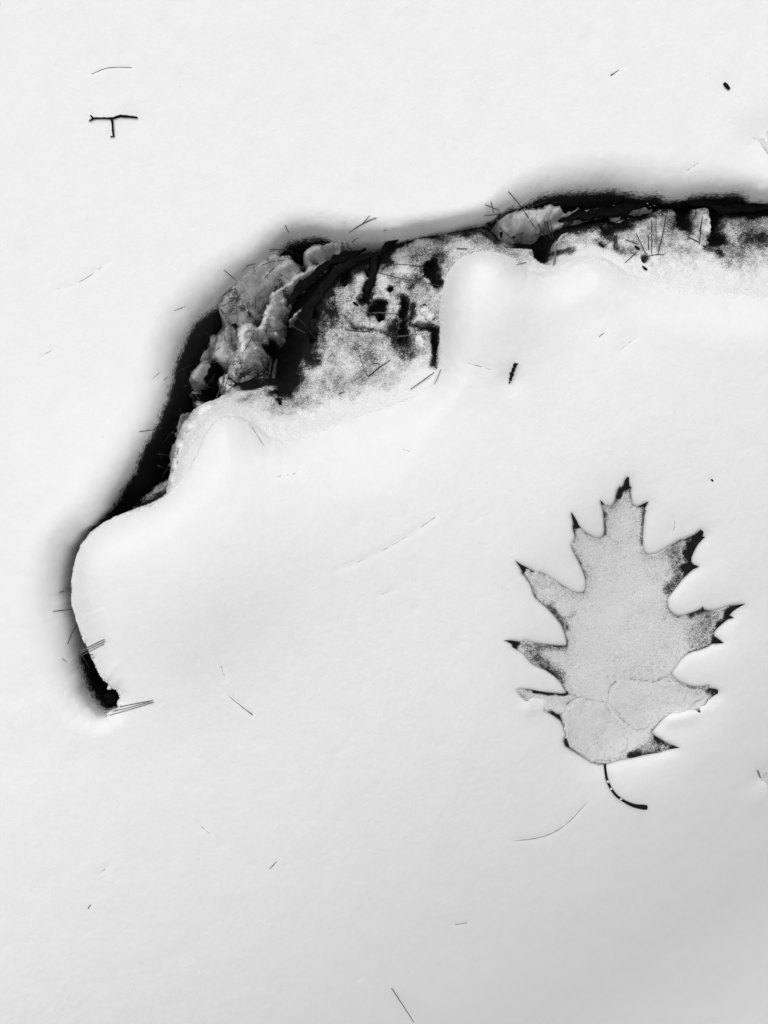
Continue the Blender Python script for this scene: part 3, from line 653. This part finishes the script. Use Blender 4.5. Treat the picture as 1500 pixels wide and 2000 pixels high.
splinter([(543,780),(548,790)], 4, M_BARK, log); pass
for p in [(1255,520),(1240,480),(770,640),(690,590),(1170,475)]:
    splinter([p, (p[0]+9, p[1]+7)], 2.5, M_BARK, log)

# ------------------------------------------------------------------ clumps of snow in the hollow
def clump(label, blobs, z0, group='snow clumps in the hollow', mat=M_CLUMP, cell=.0006, name='snow_clump'):
    """blobs: (px, py, radius px, height) -> one lumpy cap of snow over its own flat underside"""
    P = [(*W(b[0], b[1], z0), b[2]*S, b[3]) for b in blobs]
    x0 = min(p[0]-p[2]*1.4 for p in P); x1 = max(p[0]+p[2]*1.4 for p in P); y0 = min(p[1]-p[2]*1.4 for p in P); y1 = max(p[1]+p[2]*1.4 for p in P)
    xs_ = np.arange(x0, x1, cell); ys_ = np.arange(y0, y1, cell)
    def zf(X, Y):
        e = np.zeros(X.shape)
        wob = fbm(X, Y, .014, 5, 71, .6)*.26
        for cx, cy, r, hh in P:
            q = np.hypot(X-cx, Y-cy)/(r*1.25) + wob*.7
            e = e + hh*np.clip(1-q*q, 0, 1)**1.5
        mx_ = max(p[3] for p in P); e = mx_*np.tanh(e/mx_)
        hold['e'] = e
        bed = np.maximum(floor_z(X, Y), np.where(inside(X, Y, LOGP), log_z(X, Y), -1)); hold['bed'] = bed
        return bed + .8*e - .0012 + (fbm(X, Y, .006, 4, 73, .6)*.0007)*(e > 0) - (e <= 0)*.002
    me = grid_mesh(name, xs_, ys_, zf, keep=lambda X, Y, Z: (hold['e'] > .0006) & (hold['bed'] > z0-.022), attr=lambda X, Y: .36+.48*sstep(0, .004, hold['e'])+.26*fbm(X, Y, .008, 5, 75, .7)+.24*fbm((X*.62+Y*.78)*.3, -X*.78+Y*.62, .006, 4, 57, .6))
    o = link(name, me, M_FLOOR); tag(o, label, 'snow clump', group)
    gx0, gy0, gh, T_ = LOOK['top']
    i0, i1 = int((x0-gx0)/gh)+1, int((x1-gx0)/gh); j0, j1 = int((y0-gy0)/gh)+1, int((y1-gy0)/gh)
    i1 = min(i1, T_.shape[1])
    if i1 > i0:
        XX, YY = np.meshgrid(gx0+gh*np.arange(i0, i1), gy0+gh*np.arange(j0, j1)); ZZ = zf(XX, YY)
        T_[j0:j1, i0:i1] = np.where(hold['e'] > 0, np.maximum(T_[j0:j1, i0:i1], ZZ), T_[j0:j1, i0:i1])
    return o
clump('big lumpy snow clump with needles across it at the top of the hollow', [(1000,432,34,.014),(1035,425,42,.018),(1060,448,40,.020),(1090,450,20,.016),(1045,465,26,.016),(1085,410,22,.010)], -.040)
clump('smooth grey snow shelf between two black bands at the upper right', [(1110,415,18,.005),(1140,411,18,.006),(1170,406,16,.005),(1195,400,12,.004)], -.050)
clump('small snow patch lodged on the black bark at right', [(1215,412,14,.006),(1230,408,14,.006)], -.034)
clump('snow sliver inside the curled bark at the far upper right', [(1405,398,12,.004),(1425,396,14,.005),(1442,392,10,.004)], -.040)
clump('smooth snow strip running down the right log face', [(1372,405,14,.008),(1374,425,15,.009),(1378,448,17,.009),(1385,440,14,.008)], -.034)
clump('long bright snow clump left of the deep black pit', [(500,655,22,.010),(485,685,26,.014),(465,712,26,.014),(450,730,20,.010),(515,628,14,.008),(488,708,24,.012)], -.052)
clump('star-shaped snow clump on litter close to the left bank', [(365,745,13,.008),(378,738,14,.009),(388,722,12,.008),(358,738,9,.006),(372,758,9,.006),(392,708,13,.009)], -.058)
clump('narrow grey snow clump low in the left gap', [(350,815,13,.008),(344,838,13,.008),(356,795,11,.007)], -.062)
clump('left of two snow lumps at the lower end of the gap', [(292,955,15,.009),(280,972,15,.009)], -.048)
clump('right of two snow lumps at the lower end of the gap', [(318,945,15,.010),(308,962,15,.010),(325,932,10,.008)], -.046)
clump('crumbly snow bit wedged at the very end of the gap', [(238,997,12,.007),(226,1003,9,.006)], -.036)
clump('snow ledge above the dark rim at the hollow top', [(590,505,20,.008),(620,488,20,.009),(650,478,18,.009),(562,518,20,.008),(685,468,15,.008)], -.040)
clump('broad snow heap at the upper left of the hollow', [(500,535,26,.009),(475,565,28,.011),(505,570,28,.012),(525,550,22,.009),(460,600,24,.010),(490,605,28,.012),(515,595,20,.010)], -.034)
clump('snow lump under the top bank beside the log rim', [(715,465,12,.006),(735,458,12,.006),(700,470,10,.005)], -.040)
clump('bumpy snow heap at the lower end of the left log edge', [(392,800,14,.008),(372,835,16,.009),(356,872,14,.009),(350,910,14,.009),(345,935,12,.008),(410,792,14,.008)], -.030)
clump('thin snow streak on the dark flank above the black pit', [(540,608,8,.004),(552,598,9,.005),(565,583,9,.005),(578,568,8,.004),(588,556,6,.003)], -.050)
clump('small crusty snow lump against the bright dome', [(828,612,13,.0035),(838,626,12,.003)], -.030)
clump('smooth round snow lump below the dome edge', [(820,674,13,.003),(826,690,12,.003)], -.032)

# ------------------------------------------------------------------ loose snow grains on the log face
def grains(name, pts, rmin, rmax, parent, mat=M_GRAIN):
    n = len(pts); base_v = np.array([(1,0,0),(-1,0,0),(0,1,0),(0,-1,0),(0,0,1),(0,0,-1)], float)
    f = np.array([(0,2,4),(2,1,4),(1,3,4),(3,0,4),(2,0,5),(1,2,5),(3,1,5),(0,3,5)])
    r = np.random.uniform(rmin, rmax, (n, 1, 3)); a = np.random.uniform(0, 6.28, n); c, s = np.cos(a), np.sin(a)
    B = base_v[None]*r; Xr = B[..., 0]*c[:, None]-B[..., 1]*s[:, None]; Yr = B[..., 0]*s[:, None]+B[..., 1]*c[:, None]
    V = np.stack([Xr, Yr, B[..., 2]], -1) + np.asarray(pts)[:, None, :]
    F = f[None] + (np.arange(n)*6)[:, None, None]
    me = mesh_np(name, V.reshape(-1, 3), F.reshape(-1, 3))
    o = link(name, me, mat, parent, smooth=False); o['kind'] = 'stuff'; return o
N = 60000
qx = np.random.uniform(lx[0], lx[-1], N); qy = np.random.uniform(ly[0], ly[-1], N)
cz = log_snow(qx, qy); zq = sample((lx[0], ly[0], hl, hold['l']), qx, qy); zg = sample(LOOK['ground'], qx, qy)
kk = (np.random.rand(N) < np.clip(cz-.1, 0, 1)*.95) & (zq > zg-.0005)
grains('snow_grains', np.stack([qx, qy, zq+.0001], -1)[kk], .00022, .00055, log)

# grains on the snowed litter of the hollow
N = 30000
qx = np.random.uniform(-.16, .27, N); qy = np.random.uniform(-.0, .2, N); Fq = floor_snow(qx, qy)
zt = sample(LOOK['top'], qx, qy); zg = sample(LOOK['ground'], qx, qy); zl = sample((lx[0], ly[0], hl, hold['l']), qx, qy)
kk = (np.random.rand(N) < np.clip(Fq, 0, 1)) & (zt > zg+.001) & (zt > zl+.0004)
o = grains('litter_snow_grains', np.stack([qx, qy, zt+.0001], -1)[kk], .0002, .0006, None); o['label'] = 'loose snow grains over the litter in the hollow'; o['category'] = 'snow grains'
# crumbs along the broken edges of the snow
ce = []
for a, b in zip(HOL[2*len(BANK):-1], HOL[2*len(BANK)+1:]):
    L_ = np.hypot(*(b-a))
    if abs(a[0]) > .26 or L_ > .06: continue
    for _ in range(int(L_/.00045)):
        t_ = random.random(); nrm = np.array([-(b-a)[1], (b-a)[0]])/max(L_, 1e-6)
        ce.append(a+(b-a)*t_+nrm*random.gauss(.0004, .0011))
ce = np.array(ce); zc = sample(LOOK['ground'], ce[:, 0], ce[:, 1]); kc = zc > base(ce[:, 0], ce[:, 1])-.028
o = grains('snow_crumbs', np.column_stack([ce, zc+.0001])[kc], .00022, .0006, None); o['label'] = 'loose snow crumbs along the broken rim of the hollow'; o['category'] = 'snow crumbs'

# clods of black soil in the lower hole
def clod(label, px, py, z, r, seed):
    bm = bmesh.new(); bmesh.ops.create_icosphere(bm, subdivisions=3, radius=1); c = Vector((*W(px, py, z), z))
    for v in bm.verts:
        p = v.co; nz = float(fbm(np.array([p.x*1.3+seed*3.1+p.z]), np.array([p.y*1.3-p.z*.7]), .8, 4, seed, .6)[0])
        v.co = c + Vector((p.x, p.y*.9, p.z*.7))*r*S*(1+.9*nz)
    me = bpy.data.meshes.new('soil_clod'); bm.to_mesh(me); bm.free()
    tag(link('soil_clod', me, M_CLOD, smooth=False), label, 'soil clod', 'soil clods in the lower hole')
clod('largest black soil clod against the snow in the lower hole', 214, 1364, -.034, 9, 1)
clod('rough soil clod at the bottom tip of the lower hole', 198, 1380, -.026, 9, 2)
clod('soil clod in the middle of the lower hole', 182, 1350, -.036, 12, 3)
clod('narrow soil clod high in the lower hole', 164, 1300, -.036, 8, 4)
clod('soil clod beside the bank in the lower hole', 174, 1326, -.042, 10, 5)

# ------------------------------------------------------------------ oak leaf
def leaf_blade(name, outline, zfun, covfun, spacing, mat, parent):
    P = [Vector((a, b)) for a, b in outline]; n = len(P)
    arr = np.array(outline); x0, y0 = arr.min(0); x1, y1 = arr.max(0)
    gx_, gy_ = np.meshgrid(np.arange(x0, x1, spacing), np.arange(y0, y1, spacing)); gx_ = gx_.ravel()+np.random.uniform(-.2, .2, gx_.size)*spacing; gy_ = gy_.ravel()+np.random.uniform(-.2, .2, gy_.size)*spacing
    m = inside(gx_, gy_, arr) & (poly_dist(gx_, gy_, arr, True) > spacing*.5)
    pts = P + [Vector((a, b)) for a, b in zip(gx_[m], gy_[m])]
    vv, ee, ff, *_ = delaunay_2d_cdt(pts, [], [list(range(n))], 1, 1e-7)
    xy = np.array([(v.x, v.y) for v in vv]); z = zfun(xy[:, 0], xy[:, 1])
    me = mesh_np(name, np.column_stack([xy, z]), np.array([f for f in ff if len(f) == 3]))
    set_attr(me, covfun(xy[:, 0], xy[:, 1]))
    o = link(name, me, mat, parent)
    md = o.modifiers.new('thickness', 'SOLIDIFY'); md.thickness = .0003; md.offset = -1
    return o
def outline_dense(P, k):
    out = []
    for a, b in zip(P, np.roll(P, -1, 0)):
        m = max(1, int(np.hypot(*(b-a))/k))
        out += [a+(b-a)*i/m for i in range(m)]
    return np.array(out)
LEAF_D = outline_dense(LEAF_W, .0012)
leaf = empty('oak_leaf', 'large pointed-lobed oak leaf dusted with snow, sunk in the snow', 'leaf', loc=(0, 0, 0))
AX = unproject([(1222,940),(1215,1100),(1205,1250),(1190,1400),(1182,1490)], leaf_low)
VEINS = [([(1218,1010),(1245,985)],),([(1218,1010),(1190,990)],),([(1212,1130),(1290,1090),(1365,1045)],),([(1212,1120),(1160,1060),(1120,1005)],),([(1207,1225),(1300,1200),(1440,1182)],),([(1206,1215),(1120,1150),(1015,1100)],),([(1198,1320),(1280,1340),(1395,1350)],),([(1200,1310),(1110,1290),(995,1252)],),([(1187,1440),(1250,1455),(1315,1460)],),([(1190,1400),(1110,1370),(1030,1350)],)]
VEINS = [unproject(v[0], leaf_low) for v in VEINS]
def vein_d(x, y):
    q = poly_dist(x, y, AX)
    for v in VEINS: q = np.minimum(q, poly_dist(x, y, v)+.0004)
    return q
LEAF_DARKS = [([(1206,1327),(1191,1342),(1187,1368),(1198,1388),(1228,1418)],2.4,.5),([(1207,1327),(1232,1326),(1278,1332),(1300,1322)],2.4,.42),([(1184,1372),(1148,1366),(1128,1360),(1106,1376)],2.4,.5),([(1108,1356),(1124,1358)],2.4,.45),([(1223,940),(1224,952)],9,1.3),([(1214,955),(1209,968)],6,1.2),([(1230,958)],4,.9),([(1258,984),(1262,982)],8,1),([(1176,984)],6,1),([(1122,1022),(1117,1005)],10,1.4),([(1120,1040)],8,.4),([(1370,1042),(1352,1062),(1345,1080)],18,1.5),([(1356,1104),(1340,1110)],12,1.4),([(1325,1130),(1310,1150)],14,.6),([(1320,1085),(1330,1110)],22,.55),
 ([(1450,1180),(1432,1186),(1424,1200)],11,1.4),([(1425,1206),(1405,1222)],9,1),([(1410,1255),(1398,1248)],9,1.3),([(1373,1190),(1350,1200)],9,.7),([(1380,1215),(1360,1240)],30,.45),([(1010,1100),(1022,1112)],9,1.4),([(1040,1115)],6,.7),([(988,1251),(1005,1260)],9,1.5),([(1030,1272),(1060,1290),(1100,1330)],14,.55),([(1030,1262),(1100,1262)],12,.45),
 ([(1040,1350),(1075,1353),(1106,1355)],5,1.5),([(1078,1394),(1090,1402)],9,1.4),([(1104,1445),(1106,1458)],7,1.4),([(1320,1460),(1295,1452),(1282,1444)],9,.9),([(1230,1476),(1245,1470)],8,1.2),([(1255,1465),(1285,1455)],22,.7),([(1398,1350),(1385,1350)],8,.8),([(1345,1345),(1370,1348)],10,.35),([(1364,1390)],4,1.2),([(1120,1200),(1100,1210)],10,.4),([(1075,1185),(1108,1225)],9,.6),([(1130,1100),(1145,1130)],7,.45),([(1180,1000),(1182,1040)],5,.6),([(1257,1000),(1254,1060)],5,.6),([(1310,1160)],8,.4)]
def leaf_cov(x, y):
    q = poly_dist(x, y, LEAF_W, True)
    c = .90 + .14*np.exp(-(np.hypot(x-W(1205,1230,-.02)[0], y-W(1205,1230,-.02)[1])/.035)**2) - (.22+.4*fbm(x, y, .01, 2, 85))*np.exp(-(q/.0007)**1.3) - .14*np.exp(-(q/.005)**2) + .10*fbm(x, y, .012, 3, 81)
    zz = -.022
    c = c - stroke_field(x, y, LEAF_DARKS, leaf_low)
    lowr = sstep(-.095, -.125, y)*.2      # heavier snow towards the stalk
    return c + lowr*(q > .002)
def leaf_z(x, y):
    q = poly_dist(x, y, LEAF_W, True); vd = vein_d(x, y)
    cx, cy = W(1205, 1240, -.02); r = np.hypot(x-cx, y-cy)
    return base(x, y) - sample(PIT, x, y) + .0006 + .0008*np.clip(vd/.02, 0, 1) + .0015*np.clip((r-.045)/.06, 0, 1)**2 + fbm(x, y, .03, 3, 83)*.0006
leaf_blade('blade', LEAF_D, leaf_z, leaf_cov, .0011, M_LEAF, leaf)
def on_leaf(px, py, up=0.0):
    z = -.02
    for _ in range(5):
        x, y = W(px, py, z); z = float(leaf_z(np.array([x]), np.array([y]))[0])+up
    return Vector((*W(px, py, z), z))
st = [(1181,1488),(1182,1502),(1185,1522),(1192,1539),(1204,1555),(1222,1567),(1240,1575),(1262,1577)]
sp = []
for i, p in enumerate(smooth_path(st, 2)):
    g = at(p[0], p[1], .0016, 'ground'); sp.append(g)
sp = resample(sp, 28)
link('stalk', tube_mesh('stalk', sp, [(.0008+.0001*(i/27)+.0008*max(0, (i-17)/10)**1.2) for i in range(28)], 8, .10, True, 3), M_TWIG, leaf)
for i, (k, L) in enumerate([(6, 1), (9, 1), (15, 1)]):
    q = [sp[k]+Vector((0, 0, .0005)), sp[k+L]+Vector((0, 0, .0005))]
    link('snow_fleck', tube_mesh('snow_fleck', resample(q, 4), [.0004, .0007, .00065, .0003], 6, .3, True, i), M_CLUMP, leaf)
# crusts of snow lying on the lower half of the leaf, with cracks between them
CR = [
 ([(1205,1328),(1190,1345),(1187,1368),(1196,1385),(1215,1402),(1228,1420),(1250,1432),(1275,1418),(1292,1400),(1320,1394),(1352,1388),(1362,1372),(1378,1362),(1366,1348),(1340,1342),(1318,1330),(1296,1324),(1278,1332),(1255,1330),(1230,1326)], .0008),
 ([(1184,1372),(1165,1375),(1148,1368),(1130,1362),(1108,1378),(1096,1400),(1103,1425),(1108,1448),(1125,1465),(1145,1480),(1165,1491),(1182,1489),(1205,1484),(1224,1468),(1232,1448),(1226,1428),(1212,1410),(1193,1392)], .0009),
 ([(1040,1112),(1055,1118),(1075,1130),(1082,1142),(1070,1152),(1052,1150),(1042,1140),(1032,1125)], .0009)]
for i, (pts, th) in enumerate(CR):
    P = np.array([on_leaf(*p)[:2] for p in pts]); P = np.array([p for p in smooth_path(list(P)+[P[0]], 1)])
    xs_ = np.arange(P[:, 0].min()-.003, P[:, 0].max()+.003, .0006); ys_ = np.arange(P[:, 1].min()-.003, P[:, 1].max()+.003, .0006)
    def zf(X, Y):
        e = poly_dist(X, Y, P, True); e = np.where(inside(X, Y, P), e, -e) + fbm(X, Y, .004, 4, 91+i, .65)*.0011 - .0003
        hold['e'] = e
        return leaf_z(X, Y) - .0003 + th*(1-np.exp(-np.clip(e, 0, 1)/.0007)) + (e > 0)*(fbm(X, Y, .006, 3, 95)*.0003) - (e <= 0)*.0006
    link('snow_crust', grid_mesh('snow_crust', xs_, ys_, zf, keep=lambda X, Y, Z: hold['e'] > 0, attr=lambda X, Y: .98-.35*np.exp(-np.clip(hold['e'], 0, 1)/.0008)+.08*fbm(X, Y, .008, 3, 97)), M_LEAF, leaf)
N = 26000
b0 = LEAF_W.min(0); b1 = LEAF_W.max(0)
qx = np.random.uniform(b0[0], b1[0], N); qy = np.random.uniform(b0[1], b1[1], N)
m = inside(qx, qy, LEAF_W); qx = qx[m]; qy = qy[m]
cv = leaf_cov(qx, qy); m = np.random.rand(len(qx)) < np.clip(cv-.12, 0, 1)*.8; qx = qx[m]; qy = qy[m]
grains('snow_grains', np.stack([qx, qy, leaf_z(qx, qy)+.0001], -1), .0002, .00045, leaf)

# two more leaves, all but buried, cut by the right edge of the view
def buried_leaf(label, pts, cov, lift):
    P = []
    for p in pts: v = at(p[0], p[1], 0, 'ground'); P.append((v.x, v.y))
    P = outline_dense(np.array(P), .0015)
    o = empty('buried_leaf', label, 'leaf', 'leaves buried at the right edge')
    leaf_blade('blade', P, lambda x, y: sample(LOOK['ground'], x, y)+lift+fbm(x, y, .006, 2, 87)*.0006, lambda x, y: cov+.25*fbm(x, y, .006, 3, 89), .0012, M_LEAF, o)
buried_leaf('grey lobe tip of a buried leaf at the upper right edge', [(1468,268),(1482,264),(1494,254),(1506,244),(1540,240),(1560,330),(1515,318),(1498,300),(1488,285),(1478,274)], .92, .0003)
buried_leaf('snowed-over leaf scrap at the lower right edge', [(1484,1516),(1495,1508),(1512,1500),(1530,1530),(1510,1548),(1494,1536)], .92, .0003)

# ------------------------------------------------------------------ twigs and chips
def twig_part(name, pts, rad, parent, lift=.0012, seed=1, mat=M_TWIG, n=16, rough=.22):
    pp = curve_px(pts, n); q = [at(p.x, p.y, lift) for p in pp]
    rr = np.interp(np.linspace(0, 1, n), np.linspace(0, 1, len(rad)), rad)
    return link(name, tube_mesh(name, q, [r*S for r in rr], 7, rough, True, seed), mat, parent)
Z1 = lambda L: [(60+a/5, 60+b/5) for a, b in L]
t = empty('twig', 'small black forked twig in a T shape on the upper left snow', 'twig')
twig_part('stem', Z1([(606,855),(700,853),(790,858),(840,842),(870,831),(940,836),(1000,842),(1042,848)]), [1.9,1.7,1.8,2.0,2.3,2.6,2.4,1.9], t, .0010, 1, n=26)
twig_part('fork', Z1([(612,856),(598,842),(583,826)]), [2.0,1.7,1.5], t, .0012, 2, n=7)
twig_part('fork', Z1([(612,856),(592,868),(570,882)]), [2.0,1.6,1.4], t, .0010, 3, n=7)
twig_part('side_branch', Z1([(788,858),(796,885),(800,930),(803,975),(806,1015),(810,1036)]), [2.4,2.2,1.9,2.4,1.9,2.0], t, .0009, 4, n=18)
twig_part('bud', Z1([(806,1028),(793,1032),(778,1038)]), [1.3,1.1,1.2], t, .0008, 5, n=5)
twig_part('knot', Z1([(866,824),(872,836)]), [1.6,2.2,1.4], t, .0012, 6, n=5)
Z4 = lambda L: [(900+a/3.75, 600+b/3.75) for a, b in L]
t = empty('twig', 'short black knobby twig standing in the snow right of the dome', 'twig')
twig_part('stem', Z4([(360,540),(368,515),(376,485),(385,455),(394,430),(404,412)]), [2.0,3.6,2.6,4.2,2.4,3.8,2.8,3.4,2.6], t, .0014, 7, n=24, rough=.32)
for i, L in enumerate([[(400,420),(393,405)],[(404,424),(420,409)],[(376,488),(358,478)],[(378,500),(390,498)],[(386,452),(375,446)],[(366,520),(357,526)],[(398,440),(408,436)],[(364,530),(371,540)],[(358,545),(355,560)]]):
    twig_part('bud_scale', Z4(L), [2.4,1.6,.7], t, .0014, 20+i, n=5)
def chip(label, px, py, length, width, ang, lift, name='bark_chip', cat='bark chip'):
    c = at(px, py, lift); bm = bmesh.new(); u = Vector((math.cos(ang), math.sin(ang), 0)); v = Vector((-u.y, u.x, 0)); rings = []
    for i, (s, w, hgt) in enumerate([(-.5,.55,.4),(-.38,.85,.8),(-.1,1,1),(.2,.95,1),(.42,.75,.7),(.5,.5,.4)]):
        ring = []
        for k in range(8):
            a = 2*math.pi*k/8; j = random.uniform(.88, 1.12)
            ring.append(bm.verts.new(c + u*s*length*S + v*math.cos(a)*w*width*.5*S*j + Vector((0, 0, math.sin(a)*hgt*width*.35*S*j))))
        rings.append(ring)
    for a, b in zip(rings[:-1], rings[1:]):
        for k in range(8): bm.faces.new((a[k], a[(k+1) % 8], b[(k+1) % 8], b[k]))
    bm.faces.new(rings[0][::-1]); bm.faces.new(rings[-1])
    me = bpy.data.meshes.new(name); bm.to_mesh(me); bm.free()
    return tag(link(name, me, M_TWIG), label, cat)
chip('small black bark chip alone on the upper right snow', 1419.5, 168, 17, 8, math.radians(-50), .0008)
chip('tiny black speck above the right lobe of the oak leaf', 1391, 938, 6, 4, math.radians(-40), .0004)
chip('black seed at the lower edge of the big top clump', 1004, 462, 10, 6, math.radians(70), .002, 'seed', 'seed')
chip('black stub left of the big top clump', 979, 455, 19, 6, math.radians(88), .003)
def twig(label, pts, rad, mode='rest', seed=5):
    q = needle_curve(pts, mode, 14); rr = np.interp(np.linspace(0, 1, 14), np.linspace(0, 1, len(rad)), rad)
    return tag(link('twig', tube_mesh('twig', q, [r*S for r in rr], 6, .2, True, seed), M_TWIG), label, 'twig')
twig('black bent twig end beside the needle fan in the hollow', [(445,738),(455,741),(462,753)], [2.6,2.2,1.6], 'rest', 31)
twig('crooked thin twig lying on the lower log face', [(719,736),(739,719),(752,710),(763,703)], [.9,1.3,1.0,.7], 'rest', 32)
twig('short thin twig above the crooked one on the log face', [(729,709),(736,710),(743,711)], [.8,.9,.6], 'rest', 33)
twig('little hooked dark stem at the hollow top', [(578,497),(586,493),(582,506)], [1.2,1.6,1.2], 'rest', 34)

# ------------------------------------------------------------------ pine needles
MATS = {'n': M_NEEDLE, 's': M_STRAW}
for i, e in enumerate(NEEDLES):
    pts, mode, r, mk, label = e
    if mode == 'tip-': mode = 'tip'; pts = pts[::-1]
    q = needle_curve(pts, mode, 12, r*S*.8)
    rr = [.85*r*S*(.75+.25*math.sin(math.pi*(k+2)/15)) for k in range(12)]
    if mode == 'tip': rr[-1] *= 1.9; rr[-2] *= 1.3
    o = tag(link('pine_needle', tube_mesh('pine_needle', q, rr, 5, .12, True, i), M_FAINT if mode == 'deep' else MATS[mk]), label, 'pine needle', 'scattered pine needles')
for b, (parts, mode, label, mk) in enumerate(BUNDLES):
    o = empty('pine_needle_bundle', label, 'pine needles', 'pine needle bundles')
    for i, (pts, r) in enumerate(parts):
        q = needle_curve(pts, mode, 10)
        link('needle', tube_mesh('needle', q, [r*S]*10, 5, .1, True, i), MATS[mk], o)

# ------------------------------------------------------------------ glinting crystals on the snow
n = 600
qx = np.random.uniform(-.25, .25, n); qy = np.random.uniform(-.31, .31, n); zq = sample(LOOK['ground'], qx, qy); k = zq > sample(LOOK['top'], qx, qy)-.0002
o = grains('snow_crystals', np.stack([qx, qy, zq+.0001], -1)[k], .00015, .0004, None); o['label'] = 'tiny bright ice crystals scattered over the snow'; o['category'] = 'ice crystals'
